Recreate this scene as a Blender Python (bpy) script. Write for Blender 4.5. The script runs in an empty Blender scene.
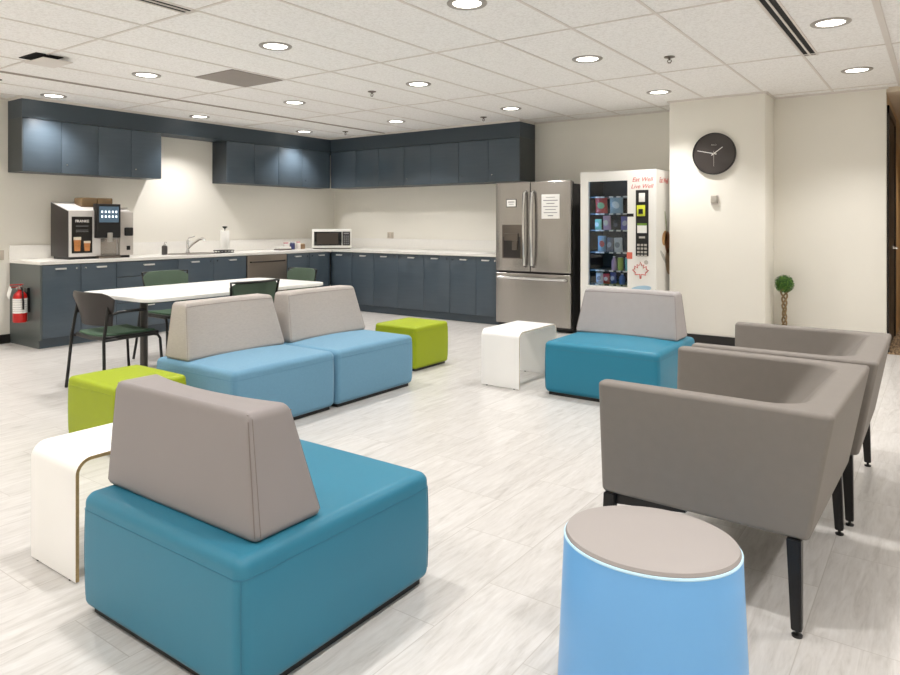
import bpy, bmesh, math, random
from mathutils import Vector, Matrix
PI = math.pi
random.seed(7)
S = bpy.context.scene
COL = S.collection

# ------------------------------------------------------------ camera, world, exposure
cam_d = bpy.data.cameras.new('camera')
cam = bpy.data.objects.new('camera', cam_d); COL.objects.link(cam)
cam.location = (0, 0, 1.345)
cam.rotation_euler = (PI/2, 0, 0.6200)
cam_d.sensor_width = 36
cam_d.lens = 36*688.8/900
cam_d.shift_y = -(337.5-222.8)/900
cam_d.clip_start = 0.05
S.camera = cam
S.view_settings.view_transform = 'Standard'
S.view_settings.look = 'None'
S.view_settings.gamma = 1
S.view_settings.use_curve_mapping = False
S.view_settings.exposure = 0.57
W = bpy.data.worlds.new('world'); S.world = W; W.use_nodes = True
W.node_tree.nodes['Background'].inputs[0].default_value = (0.93, 0.96, 1.0, 1)
W.node_tree.nodes['Background'].inputs[1].default_value = 3.0
LAMP_W = 70.0
LAMP_COL = (1.0, 0.965, 0.94)
S.cycles.max_bounces = 10
S.cycles.diffuse_bounces = 6
S.cycles.sample_clamp_indirect = 6

# ------------------------------------------------------------ materials
MATS = {}
def mat(name, col, rough=0.5, metal=0.0, var=0.0, vscale=5.0, bump=0.0, bscale=200.0, stretch=(1,1,1), emit=0.0, coat=0.0, spec=None, sheen=0.0):
    if name in MATS: return MATS[name]
    m = bpy.data.materials.new(name); m.use_nodes = True
    nt = m.node_tree; b = nt.nodes['Principled BSDF']
    lin = tuple(((c/255)/12.92 if c/255 <= .04045 else ((c/255+.055)/1.055)**2.4) for c in col)
    b.inputs['Base Color'].default_value = (*lin, 1)
    b.inputs['Roughness'].default_value = rough
    b.inputs['Metallic'].default_value = metal
    if coat: b.inputs['Coat Weight'].default_value = coat
    if spec is not None: b.inputs['Specular IOR Level'].default_value = spec
    if sheen: b.inputs['Sheen Weight'].default_value = sheen
    tc = nt.nodes.new('ShaderNodeTexCoord'); mp = nt.nodes.new('ShaderNodeMapping')
    mp.inputs['Scale'].default_value = stretch
    nt.links.new(tc.outputs['Object'], mp.inputs[0])
    if var or not bump:
        n = nt.nodes.new('ShaderNodeTexNoise'); n.inputs['Scale'].default_value = vscale; n.inputs['Detail'].default_value = 4
        r = nt.nodes.new('ShaderNodeMapRange'); v = max(var, 0.01)
        r.inputs['To Min'].default_value = 1-v; r.inputs['To Max'].default_value = 1+v
        r.inputs['From Min'].default_value = .3; r.inputs['From Max'].default_value = .7
        mx = nt.nodes.new('ShaderNodeMix'); mx.data_type = 'RGBA'; mx.blend_type = 'MULTIPLY'
        mx.inputs['Factor'].default_value = 1; mx.inputs['A'].default_value = (*lin, 1)
        nt.links.new(mp.outputs[0], n.inputs['Vector']); nt.links.new(n.outputs['Fac'], r.inputs['Value'])
        nt.links.new(r.outputs[0], mx.inputs['B']); nt.links.new(mx.outputs['Result'], b.inputs['Base Color'])
    if bump:
        n2 = nt.nodes.new('ShaderNodeTexNoise'); n2.inputs['Scale'].default_value = bscale; n2.inputs['Detail'].default_value = 3
        bp = nt.nodes.new('ShaderNodeBump'); bp.inputs['Strength'].default_value = bump; bp.inputs['Distance'].default_value = .002
        nt.links.new(mp.outputs[0], n2.inputs['Vector']); nt.links.new(n2.outputs['Fac'], bp.inputs['Height'])
        nt.links.new(bp.outputs[0], b.inputs['Normal'])
    if emit:
        b.inputs['Emission Color'].default_value = (*lin, 1); b.inputs['Emission Strength'].default_value = emit
    MATS[name] = m
    return m

def floor_mat():
    m = bpy.data.materials.new('stone_floor'); m.use_nodes = True; nt = m.node_tree; b = nt.nodes['Principled BSDF']
    N = nt.nodes.new; L = nt.links.new
    tc = N('ShaderNodeTexCoord'); mp = N('ShaderNodeMapping'); mp.inputs['Rotation'].default_value = (0, 0, PI/2)
    mp.inputs['Location'].default_value = (0.14, -0.303, 0)
    L(tc.outputs['Object'], mp.inputs[0])
    br = N('ShaderNodeTexBrick'); L(mp.outputs[0], br.inputs['Vector'])
    br.inputs['Color1'].default_value = (0.0, 0, 0, 1); br.inputs['Color2'].default_value = (1, 1, 1, 1); br.inputs['Mortar'].default_value = (.5, .5, .5, 1)
    br.inputs['Scale'].default_value = 1; br.inputs['Brick Width'].default_value = .68; br.inputs['Row Height'].default_value = .336
    br.inputs['Mortar Size'].default_value = .0018; br.inputs['Mortar Smooth'].default_value = .2; br.offset = .5
    # streaks along the plank, different on every plank
    sc = N('ShaderNodeVectorMath'); sc.operation = 'MULTIPLY'; sc.inputs[1].default_value = (15, 1.9, 1)
    L(tc.outputs['Object'], sc.inputs[0])
    off = N('ShaderNodeVectorMath'); off.operation = 'SCALE'; off.inputs['Scale'].default_value = 9
    L(br.outputs['Color'], off.inputs[0])
    ad = N('ShaderNodeVectorMath'); L(sc.outputs[0], ad.inputs[0]); L(off.outputs[0], ad.inputs[1])
    n1 = N('ShaderNodeTexNoise'); n1.inputs['Scale'].default_value = 1.6; n1.inputs['Detail'].default_value = 8; n1.inputs['Roughness'].default_value = .65; n1.inputs['Distortion'].default_value = .8
    L(ad.outputs[0], n1.inputs['Vector'])
    n2 = N('ShaderNodeTexNoise'); n2.inputs['Scale'].default_value = 7; n2.inputs['Detail'].default_value = 5
    L(sc.outputs[0], n2.inputs['Vector'])
    mix = N('ShaderNodeMath'); mix.operation = 'MULTIPLY_ADD'; mix.inputs[1].default_value = .35; L(n2.outputs['Fac'], mix.inputs[0])
    L(n1.outputs['Fac'], mix.inputs[2])
    cr = N('ShaderNodeValToRGB'); e = cr.color_ramp.elements
    e[0].position = .42; e[0].color = (.42, .40, .375, 1); e[1].position = .90; e[1].color = (.635, .62, .60, 1)
    k = e.new(.63); k.color = (.54, .52, .495, 1)
    L(mix.outputs[0], cr.inputs[0])
    sepr = N('ShaderNodeMapRange'); sepr.inputs['To Min'].default_value = .965; sepr.inputs['To Max'].default_value = 1.02
    L(br.outputs['Color'], sepr.inputs['Value'])
    m0 = N('ShaderNodeMix'); m0.data_type = 'RGBA'; m0.blend_type = 'MULTIPLY'; m0.inputs['Factor'].default_value = 1
    L(cr.outputs[0], m0.inputs['A']); L(sepr.outputs[0], m0.inputs['B'])
    m1 = N('ShaderNodeMix'); m1.data_type = 'RGBA'; m1.inputs['B'].default_value = (.42, .395, .365, 1)
    L(br.outputs['Fac'], m1.inputs['Factor']); L(m0.outputs['Result'], m1.inputs['A'])
    L(m1.outputs['Result'], b.inputs['Base Color'])
    b.inputs['Roughness'].default_value = .32
    bp = N('ShaderNodeBump'); bp.inputs['Strength'].default_value = .15; bp.inputs['Distance'].default_value = .002
    L(mix.outputs[0], bp.inputs['Height']); L(bp.outputs[0], b.inputs['Normal'])
    return m
def tile_mat():
    m = bpy.data.materials.new('acoustic_tile'); m.use_nodes = True; nt = m.node_tree; b = nt.nodes['Principled BSDF']
    N = nt.nodes.new; L = nt.links.new
    tc = N('ShaderNodeTexCoord'); n = N('ShaderNodeTexNoise'); n.inputs['Scale'].default_value = 55; n.inputs['Detail'].default_value = 6; n.inputs['Roughness'].default_value = .7
    L(tc.outputs['Object'], n.inputs['Vector'])
    cr = N('ShaderNodeValToRGB'); e = cr.color_ramp.elements
    e[0].position = .36; e[0].color = (.80, .785, .76, 1); e[1].position = .56; e[1].color = (.93, .92, .905, 1)
    L(n.outputs['Fac'], cr.inputs[0]); L(cr.outputs[0], b.inputs['Base Color'])
    b.inputs['Roughness'].default_value = .9
    bp = N('ShaderNodeBump'); bp.inputs['Strength'].default_value = .25; bp.inputs['Distance'].default_value = .002
    L(n.outputs['Fac'], bp.inputs['Height']); L(bp.outputs[0], b.inputs['Normal'])
    return m
def glass_mat():
    m = bpy.data.materials.new('clear_glass'); m.use_nodes = True; nt = m.node_tree; nt.nodes.clear()
    N = nt.nodes.new; L = nt.links.new
    o = N('ShaderNodeOutputMaterial'); t = N('ShaderNodeBsdfTransparent'); g = N('ShaderNodeBsdfGlossy'); g.inputs['Roughness'].default_value = .02
    t.inputs[0].default_value = (.93, .96, .97, 1)
    f = N('ShaderNodeFresnel'); f.inputs[0].default_value = 1.45; x = N('ShaderNodeMixShader')
    L(f.outputs[0], x.inputs[0]); L(t.outputs[0], x.inputs[1]); L(g.outputs[0], x.inputs[2]); L(x.outputs[0], o.inputs[0])
    return m
def carpet_mat():
    m = bpy.data.materials.new('brown_carpet'); m.use_nodes = True; nt = m.node_tree; b = nt.nodes['Principled BSDF']
    N = nt.nodes.new; L = nt.links.new
    tc = N('ShaderNodeTexCoord'); mp = N('ShaderNodeMapping'); mp.inputs['Scale'].default_value = (60, 9, 1)
    n = N('ShaderNodeTexNoise'); n.inputs['Scale'].default_value = 1; n.inputs['Detail'].default_value = 3
    L(tc.outputs['Object'], mp.inputs[0]); L(mp.outputs[0], n.inputs['Vector'])
    cr = N('ShaderNodeValToRGB'); e = cr.color_ramp.elements
    e[0].position = .38; e[0].color = (.10, .06, .03, 1); e[1].position = .62; e[1].color = (.36, .25, .14, 1)
    L(n.outputs['Fac'], cr.inputs[0]); L(cr.outputs[0], b.inputs['Base Color']); b.inputs['Roughness'].default_value = .95
    return m

M_WALL = mat('cream_paint', (240, 237, 228), .65, bump=.06, bscale=120, var=.012, vscale=1.5)
M_FLOOR = floor_mat(); M_TILE = tile_mat(); M_GLASS = glass_mat(); M_CARPET = carpet_mat()
M_TBAR = mat('grid_enamel', (222, 216, 210), .5)
M_BLACK = mat('black_plastic', (22, 21, 21), .42)
M_BLKMET = mat('black_powder_coat', (34, 32, 31), .35, metal=.3)
M_BASEB = mat('black_rubber_base', (28, 25, 24), .5)
M_CAB = mat('blue_grey_laminate', (73, 86, 97), .33, var=.05, vscale=3, stretch=(1, 1, 12), spec=.55)
M_CABD = mat('blue_grey_edge', (52, 60, 67), .4)
M_CABEND = mat('grey_green_laminate', (86, 93, 92), .33, var=.03, vscale=3, spec=.5)
M_GAP = mat('shadow_gap', (14, 15, 17), .8)
M_QUARTZ = mat('white_quartz', (240, 238, 233), .25, var=.015, vscale=40)
M_WHITE = mat('white_lacquer', (244, 243, 240), .3)
M_WHITEM = mat('white_enamel', (238, 237, 232), .35)
M_PLY = mat('plywood_edge', (176, 150, 104), .6, var=.15, vscale=90, stretch=(1, 1, 1))
M_STEEL = mat('brushed_steel', (176, 172, 168), .25, metal=1.0, bump=.03, bscale=60, stretch=(30, 30, .4), var=.09, vscale=6)  # vertical colour streaks add the look of streaky highlights
def brushed(m):
    nt = m.node_tree; b = nt.nodes['Principled BSDF']; tg = nt.nodes.new('ShaderNodeTangent'); tg.direction_type = 'RADIAL'; tg.axis = 'Z'
    nt.links.new(tg.outputs[0], b.inputs['Tangent']); b.inputs['Anisotropic'].default_value = .75; b.inputs['Anisotropic Rotation'].default_value = .25
brushed(M_STEEL)
M_STEELD = mat('dark_steel', (120, 112, 104), .35, metal=.9)
M_CHROME = mat('polished_chrome', (225, 225, 225), .12, metal=1.0)
M_FRIDGE_SIDE = mat('charcoal_enamel', (44, 43, 42), .4)
M_TEAL = mat('teal_vinyl', (50, 122, 148), .42, bump=.12, bscale=350, var=.02, vscale=3, spec=.35)
M_TEALS = mat('teal_seam', (42, 114, 141), .5)
M_SKY = mat('dusty_blue_fabric', (98, 146, 174), .8, bump=.3, bscale=600, var=.03, vscale=60, sheen=.2)
M_SKYS = mat('dusty_blue_seam', (92, 139, 167), .8)
M_TAUPE = mat('taupe_vinyl', (147, 141, 140), .5, bump=.12, bscale=350, var=.015, vscale=3, spec=.3)
M_TAUPES = mat('taupe_seam', (126, 116, 112), .6)
M_STONE = mat('stone_grey_fabric', (178, 171, 165), .85, bump=.4, bscale=600, var=.05, vscale=40, stretch=(1, 1, 4))
M_STONES = mat('stone_seam', (140, 132, 124), .85)
M_PALE = mat('pale_grey_fabric', (168, 163, 162), .7, bump=.2, bscale=600, var=.02, vscale=20)
M_LIME = mat('lime_vinyl', (152, 168, 20), .5, bump=.1, bscale=400, var=.02, vscale=3, spec=.35)
M_LIMES = mat('lime_seam', (142, 158, 22), .6)
M_ARM = mat('warm_grey_fabric', (128, 122, 116), .72, bump=.25, bscale=700, var=.02, vscale=25)
M_ARMS = mat('warm_grey_seam', (104, 97, 90), .7)
M_BLUE = mat('sky_blue_vinyl', (116, 178, 234), .36, var=.01, spec=.4)
M_BLUER = mat('pale_blue_highlight', (196, 230, 250), .4)
M_GREENM = mat('green_mesh', (88, 107, 90), .8, bump=.5, bscale=900, var=.08, vscale=150)
M_GREEND = mat('dark_green_fabric', (66, 92, 72), .8, bump=.4, bscale=700, var=.05, vscale=60)
M_BROWNP = mat('brown_black_plastic', (34, 27, 24), .38)
M_RED = mat('red_enamel', (196, 26, 22), .3)
M_PAPER = mat('white_paper', (240, 239, 235), .7)
M_INK = mat('grey_ink', (140, 140, 142), .7)
M_REDINK = mat('red_ink', (204, 66, 56), .6)
M_LAMP = mat('lamp_diffuser', (255, 250, 242), .5, emit=5)
M_WOOD = mat('oak_veneer', (186, 148, 98), .45, var=.12, vscale=6, stretch=(8, 8, .6))
M_DKWOOD = mat('espresso_door', (30, 24, 20), .35, var=.1, vscale=8)
M_LEAF = mat('box_leaf', (52, 98, 32), .55, var=.35, vscale=60)
M_LEAF2 = mat('light_box_leaf', (112, 158, 58), .55, var=.3, vscale=60)
M_BARK = mat('braided_bark', (142, 120, 88), .85, var=.3, vscale=40, bump=.4, bscale=80)
M_CLOCK = mat('charcoal_dial', (66, 60, 58), .3)
M_SILVER = mat('silver_paint', (196, 192, 186), .35, metal=.6)
M_GRILLE = mat('grey_panel', (150, 142, 136), .7, var=.03, vscale=60)
M_SLOT = mat('taupe_shadow_gap', (158, 149, 140), .6)

# ------------------------------------------------------------ mesh helpers
def box(bm, x0, x1, y0, y1, z0, z1, bev=0, seg=2):
    vs = [bm.verts.new((x, y, z)) for x in (x0, x1) for y in (y0, y1) for z in (z0, z1)]
    fs = [bm.faces.new([vs[i] for i in q]) for q in ((0,1,3,2),(4,6,7,5),(0,4,5,1),(2,3,7,6),(0,2,6,4),(1,5,7,3))]
    if bev:
        es = list({e for f in fs for e in f.edges})
        bmesh.ops.bevel(bm, geom=es, offset=bev, segments=seg, profile=.5, affect='EDGES')
def B(*boxes, bev=0, seg=2):
    bm = bmesh.new()
    for b in boxes: box(bm, *b, bev=bev, seg=seg)
    return bm
def axis_pts(h, r, n):
    e = [r*(1-math.tan(a*PI/180)) for a in (45, 33, 22, 11, 0)]
    a = [-h+v for v in e]; b = [-v for v in reversed(a)]
    inner = [a[-1]+(b[0]-a[-1])*i/n for i in range(1, n)]
    return a+inner+b
def rbox(bm, w, d, h, r, n=(4, 4, 4), c=(0, 0, 0), fn=None):
    """rounded box, size w,d,h; fn maps local (x,y,z in -h/2..h/2) before the centre offset"""
    H = (w/2, d/2, h/2); A = [axis_pts(H[i], r, n[i]) for i in range(3)]
    cache = {}
    def V(i, j, k):
        key = (i, j, k)
        if key in cache: return cache[key]
        p = Vector((A[0][i], A[1][j], A[2][k]))
        q = Vector([max(-(H[t]-r), min(H[t]-r, p[t])) for t in range(3)])
        v = p-q
        if v.length > 1e-9: p = q+v.normalized()*r
        if fn: p = Vector(fn(*p))
        cache[key] = bm.verts.new(p+Vector(c)); return cache[key]
    L = [len(a)-1 for a in A]
    for ax in range(3):
        u, v = [(1, 2), (2, 0), (0, 1)][ax]
        for side in (0, L[ax]):
            for a in range(L[u]):
                for b_ in range(L[v]):
                    q = []
                    for da, db in ((0, 0), (1, 0), (1, 1), (0, 1)):
                        idx = [0, 0, 0]; idx[ax] = side; idx[u] = a+da; idx[v] = b_+db
                        q.append(V(*idx))
                    if side == 0: q.reverse()
                    bm.faces.new(q)
def tube(bm, pts, r, seg=8, closed=False, r2=None):
    P = [Vector(p) for p in pts]; n = len(P); rings = []
    up = None
    for i, p in enumerate(P):
        if closed: t = (P[(i+1) % n]-P[i-1])
        else: t = P[min(i+1, n-1)]-P[max(i-1, 0)]
        t.normalize()
        if up is None:
            up = Vector((0, 0, 1)) if abs(t.z) < .9 else Vector((1, 0, 0))
        s = t.cross(up); s.normalize(); up = s.cross(t); up.normalize()
        rr = r if r2 is None else r+(r2-r)*i/(n-1)
        rings.append([bm.verts.new(p+(s*math.cos(a)+up*math.sin(a))*rr) for a in [2*PI*k/seg for k in range(seg)]])
    for i in range(n if closed else n-1):
        a, b = rings[i], rings[(i+1) % n]
        for k in range(seg):
            bm.faces.new((a[k], a[(k+1) % seg], b[(k+1) % seg], b[k]))
    if not closed:
        bm.faces.new(list(reversed(rings[0]))); bm.faces.new(rings[-1])
def T(pts, r, seg=8, closed=False, r2=None):
    bm = bmesh.new(); tube(bm, pts, r, seg, closed, r2); return bm
def lathe(bm, prof, seg=32, c=(0, 0, 0), ax='z'):
    """prof: list of (radius, height); closed at ends when radius 0"""
    rings = []
    def P(rad, h, a):
        x, y = rad*math.cos(a), rad*math.sin(a)
        if ax == 'z': v = (x, y, h)
        elif ax == 'y': v = (x, -h, y)      # grows towards -y
        else: v = (h, x, y)
        return Vector(v)+Vector(c)
    for rad, h in prof:
        if rad < 1e-6: rings.append([bm.verts.new(P(0, h, 0))])
        else: rings.append([bm.verts.new(P(rad, h, 2*PI*k/seg)) for k in range(seg)])
    for a, b in zip(rings, rings[1:]):
        for k in range(seg):
            q = [a[k % len(a)], a[(k+1) % len(a)], b[(k+1) % len(b)], b[k % len(b)]]
            q2 = []
            for v in q:
                if v not in q2: q2.append(v)
            if len(q2) > 2: bm.faces.new(q2)
def LT(prof, seg=32, c=(0, 0, 0), ax='z'):
    bm = bmesh.new(); lathe(bm, prof, seg, c, ax); return bm
def prism(bm, poly, z0, z1, fn=None, bev=0, seg=3):
    """poly extruded in z; fn(x,y,z)->(x,y,z)"""
    f = fn or (lambda x, y, z: (x, y, z))
    a = [bm.verts.new(f(x, y, z0)) for x, y in poly]; b = [bm.verts.new(f(x, y, z1)) for x, y in poly]
    n = len(poly); fs = []
    fs.append(bm.faces.new(list(reversed(a)))); top = bm.faces.new(b); fs.append(top)
    for i in range(n): fs.append(bm.faces.new((a[i], a[(i+1) % n], b[(i+1) % n], b[i])))
    if bev: bmesh.ops.bevel(bm, geom=list(fs[0].edges)+list(top.edges), offset=bev, segments=seg, profile=.5, affect='EDGES')
def rrect(w, d, r, seg=6, cx=0, cy=0):
    out = []
    for sx, sy, a0 in ((1, 1, 0), (-1, 1, 90), (-1, -1, 180), (1, -1, 270)):
        for k in range(seg+1):
            a = (a0+90*k/seg)*PI/180
            out.append((cx+sx*(w/2-r)+r*math.cos(a), cy+sy*(d/2-r)+r*math.sin(a)))
    return out
def obj(name, bm, m, parent=None, loc=(0, 0, 0), rot=(0, 0, 0), label=None, angle=38, smooth=True):
    bmesh.ops.recalc_face_normals(bm, faces=bm.faces)
    me = bpy.data.meshes.new(name); bm.to_mesh(me); bm.free()
    if smooth:
        for p in me.polygons: p.use_smooth = True
        me.set_sharp_from_angle(angle=math.radians(angle))
    for x in (m if isinstance(m, (list, tuple)) else [m]): me.materials.append(x)
    o = bpy.data.objects.new(name, me); COL.objects.link(o); o.location = loc; o.rotation_euler = rot
    if parent: o.parent = parent
    if label: o['label'] = label
    return o
def tag(o, label, cat, group=None, kind=None):
    o['label'] = label; o['category'] = cat
    if group: o['group'] = group
    if kind: o['kind'] = kind
    return o
def thing(name, label, cat, loc=(0, 0, 0), rz=0, group=None):
    o = bpy.data.objects.new(name, None); COL.objects.link(o); o.empty_display_size = .1
    o.location = loc; o.rotation_euler = (0, 0, rz)
    return tag(o, label, cat, group)
def struct(name, bm, m, **k):
    o = obj(name, bm, m, **k); o['kind'] = 'structure'; return o
def dup(root, loc=None, rz=None, label=None, group=None):
    r = root.copy(); COL.objects.link(r)
    if loc: r.location = loc
    if rz is not None: r.rotation_euler = (0, 0, rz)
    if label: r['label'] = label
    if group: r['group'] = group
    for ch in list(root.children):
        c = ch.copy(); COL.objects.link(c); c.parent = r
        for g in list(ch.children):
            d = g.copy(); COL.objects.link(d); d.parent = c
    return r
def text(name, body, size, m, parent, loc, rot, ext=.0006, align='CENTER', shear=0, bold=0, label=None):
    cu = bpy.data.curves.new(name, 'FONT'); cu.body = body; cu.size = size; cu.extrude = ext; cu.align_x = align; cu.shear = shear; cu.offset = bold
    cu.materials.append(m)
    tmp = bpy.data.objects.new(name, cu); COL.objects.link(tmp)
    bpy.context.view_layer.update()
    me = bpy.data.meshes.new_from_object(tmp.evaluated_get(bpy.context.evaluated_depsgraph_get()))
    bpy.data.objects.remove(tmp); me.name = name
    o = bpy.data.objects.new(name, me); COL.objects.link(o); o.parent = parent; o.location = loc; o.rotation_euler = rot
    if label: o['label'] = label
    return o

# ------------------------------------------------------------ room shell
XA, YB, YR, XR, YN, XC, HC = -8.51, 8.49, 8.33, 2.6, -3.2, -0.462, 2.735
KC = (HC-1.345)/1.40
CX0, CX1, CY = -2.535, -1.52, 7.87      # column
struct('floor', B((XA-.1, XR+.1, YN-.1, YB+.1, -.1, 0)), M_FLOOR, smooth=False)
struct('floor_corridor', B((XC-.1, 1.3, YR+.02, 12, -.09, .006)), M_CARPET, smooth=False)
struct('ceiling', B((XA-.1, XR+.1, YN-.1, YB+.1, HC, HC+.1)), M_TILE, smooth=False)
struct('ceiling_corridor', B((XC, 1.3, YR+.02, 12, HC-.05, HC+.06)), mat('corridor_ceiling', (214, 200, 180), .8), smooth=False)
struct('wall_left', B((XA-.12, XA, YN, YB+.12, 0, HC)), M_WALL, smooth=False)
struct('wall_back', B((XA-.12, CX1, YB, YB+.12, 0, HC)), M_WALL, smooth=False)
struct('wall_column', B((CX0, CX1, CY, YB, 0, HC), bev=.004), M_WALL)
struct('wall_alcove', B((CX1, XC, YR, YR+.1, 0, HC), bev=.003), M_WALL)
struct('wall_right', B((XR, XR+.12, YN, YR+.1, 0, HC)), M_WALL, smooth=False)
struct('wall_front', B((XA-.12, XR+.12, YN-.12, YN, 0, HC)), M_WALL, smooth=False)
struct('wall_far_right', B((1.2, XR+.12, YR, YR+.12, 0, HC)), M_WALL, smooth=False)
struct('wall_corridor', B((XC-.1, XC, YR+.1, 8.46, 0, HC), (XC-.1, XC, 9.72, 12, 0, HC), (XC-.1, XC, 8.46, 9.72, 2.52, HC)), mat('corridor_paint', (206, 184, 150), .7), smooth=False)
struct('wall_corridor_end', B((XC-.1, 1.3, 12, 12.1, 0, HC)), MATS['corridor_paint'], smooth=False)
struct('wall_corridor_right', B((1.2, 1.3, YR+.1, 12, 0, HC)), MATS['corridor_paint'], smooth=False)
struct('trim_1', B((XC-.012, XC+.02, 8.42, 8.5, 0, 2.56), (XC-.012, XC+.02, 9.66, 9.76, 0, 2.56), (XC-.012, XC+.02, 8.42, 9.76, 2.48, 2.56)), M_DKWOOD)
d1 = struct('door_1', B((XC-.06, XC+.008, 8.5, 9.66, .01, 2.48), bev=.003), M_DKWOOD)
bm = bmesh.new(); tube(bm, [(XC+.006, 9.32, 1.06), (XC+.045, 9.32, 1.06), (XC+.05, 9.2, 1.06)], .011); lathe(bm, [(0, 0), (.028, 0), (.028, .008), (0, .008)], 16, (XC+.007, 9.32, 1.06), 'x')
obj('door_handle', bm, M_CHROME, d1, label='brushed lever handle')
struct('trim_2', B((XC-.002, XC+.022, 9.78, 11.4, 0, 2.3)), M_WOOD)
struct('baseboard_left', B((XA, XA+.012, YN, 3.42, 0, .1)), M_BASEB)
struct('baseboard_column', B((CX0-.004, CX1+.012, CY-.012, CY, 0, .1), (CX1, CX1+.012, CY, YR, 0, .1)), M_BASEB)
struct('baseboard_alcove', B((CX1+.012, XC, YR-.012, YR, 0, .1)), M_BASEB)
struct('baseboard_back', B((-3.6, CX0, YB-.012, YB, 0, .1)), M_BASEB)

# ceiling suspension grid: one mesh of T-bars
bm = bmesh.new()
gx0, gy0 = -1.5548*KC, 4.541*KC
k = -30
xs = [gx0+.61*KC*i for i in range(-11, 7)]; ys = [gy0+1.83*KC*i for i in range(-4, 3)]
for x in xs:
    if XA+.05 < x < XR: box(bm, x-.010, x+.010, YN, YB, HC-.005, HC+.001)
for y in ys:
    if YN < y < YB: box(bm, XA, XR, y-.010, y+.010, HC-.0055, HC+.001)
struct('ceiling_grid', bm, M_TBAR, smooth=False)
struct('trim_3', B((XA, CX0, YB-.02, YB, HC-.02, HC), (CX0-.02, CX0, CY, YB, HC-.02, HC), (CX0-.02, CX1+.02, CY-.02, CY, HC-.02, HC), (CX1, CX1+.02, CY, YR, HC-.02, HC), (CX1, XC+.02, YR-.02, YR, HC-.02, HC), (XA, XA+.02, YN, YB, HC-.02, HC)), M_TBAR, smooth=False)
# wide main runner beside the corridor and a flat taupe strip painting the shadow gap over the kitchen
struct('trim_4', B((-.355, -.315, YN, YR, HC-.012, HC)), M_TBAR, smooth=False)
bm = B((-7.03, -6.985, YN, 8.1, HC-.012, HC))
struct('trim_5', bm, M_SLOT, smooth=False)

# ------------------------------------------------------------ downlights
ring = LT([(.090, -.002), (.094, -.008), (.122, -.009), (.128, -.004), (.128, .002)], 40)
DL = thing('ceiling_downlight', 'x', 'ceiling light', (0, 0, HC))
obj('trim_ring', ring, mat('lamp_trim', (168, 163, 157), .4, metal=.3), DL)
obj('diffuser', LT([(0, -.004), (.06, -.004), (.093, -.003)], 40), M_LAMP, DL, label='glowing white lamp face')
ld = bpy.data.lights.new('downlight_beam', 'SPOT'); ld.energy = LAMP_W; ld.color = LAMP_COL; ld.spot_size = math.radians(116); ld.spot_blend = .75; ld.shadow_soft_size = .06
lo = bpy.data.objects.new('downlight_beam', ld); COL.objects.link(lo); lo.parent = DL; lo.location = (0, 0, -.02)
lbl = {(0,0): 'downlight at the top edge of the photo, nearest over the open floor',
 (-1,0): 'downlight nearer the camera than the grey square panel, to its right',
 (-2,0): 'downlight just left of the grey square ceiling panel',
 (-3,0): 'downlight over the left end of the kitchen, near the coffee machine cabinets',
 (0,1): 'downlight in the middle of the ceiling, in front of the fridge and vending machine',
 (-1,1): 'downlight in the middle ceiling row, left of the centre one, beside a sprinkler',
 (-2,1): 'small downlight beside the ceiling shadow gap, nearer the camera than the wall cabinet gap',
 (-3,1): 'downlight over the gap between the left wall cabinets',
 (0,2): 'downlight just left of the column top',
 (-1,2): 'downlight in front of the right end of the corner wall cabinets',
 (-2,2): 'downlight in front of the back wall cabinets, left of the sprinkler line',
 (-3,2): 'downlight tucked into the kitchen corner over the microwave',
 (1,1): 'large downlight right of the double slot air diffuser',
 (1,2): 'downlight nearest the alcove wall on the right'}
first = True
for j in range(-3, 3):
    for i in range(-3, 3):
        x, y = (-2.462+1.83*i)*KC, (3.635+1.83*j)*KC
        if y < YN+.3 or x > XR-.3: continue
        L_ = lbl.get((i, j), 'recessed round downlight in the ceiling outside the photographed area')
        L_ = L_ if (i, j) in lbl else L_
        if first: o = DL; o.location = (x, y, HC); o['label'] = L_; first = False
        else: o = dup(DL, (x, y, HC), 0, L_)
        o['group'] = 'recessed ceiling downlights'

dup(DL, (.35, 9.6, HC-.052), 0, 'added unseen downlight brightening the corridor beyond the dark door at the right edge')  # lamp added out of view to light up the dim corridor
# sprinklers
SP = thing('sprinkler_head', 'sprinkler head left of the middle of the ceiling, beside a downlight', 'sprinkler', (-4.905, 5.45, HC), group='ceiling sprinklers')
obj('escutcheon', LT([(0, 0), (.044, 0), (.045, -.006), (.018, -.014), (.009, -.016), (.009, -.03), (0, -.03)], 20), M_STEELD, SP)
bm = LT([(0, -.05), (.013, -.05), (.013, -.054), (0, -.054)], 12); tube(bm, [(.014, 0, -.028), (.016, 0, -.042), (.004, 0, -.05)], .004, 6); tube(bm, [(-.014, 0, -.028), (-.016, 0, -.042), (-.004, 0, -.05)], .004, 6)
obj('deflector', bm, M_STEELD, SP)
dup(SP, (-1.855, 5.76, HC), 0, 'sprinkler head above the fridge and vending machine, right of centre')
dup(SP, (-4.90, 7.62, HC), 0, 'sprinkler head in front of the right end of the back wall cabinets')
dup(SP, (-7.38, 7.60, HC), 0, 'sprinkler head in the kitchen corner, above the far cabinets')
dup(SP, (-7.45, 2.88, HC), 0, 'sprinkler head at the left edge of the photo')

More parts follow.
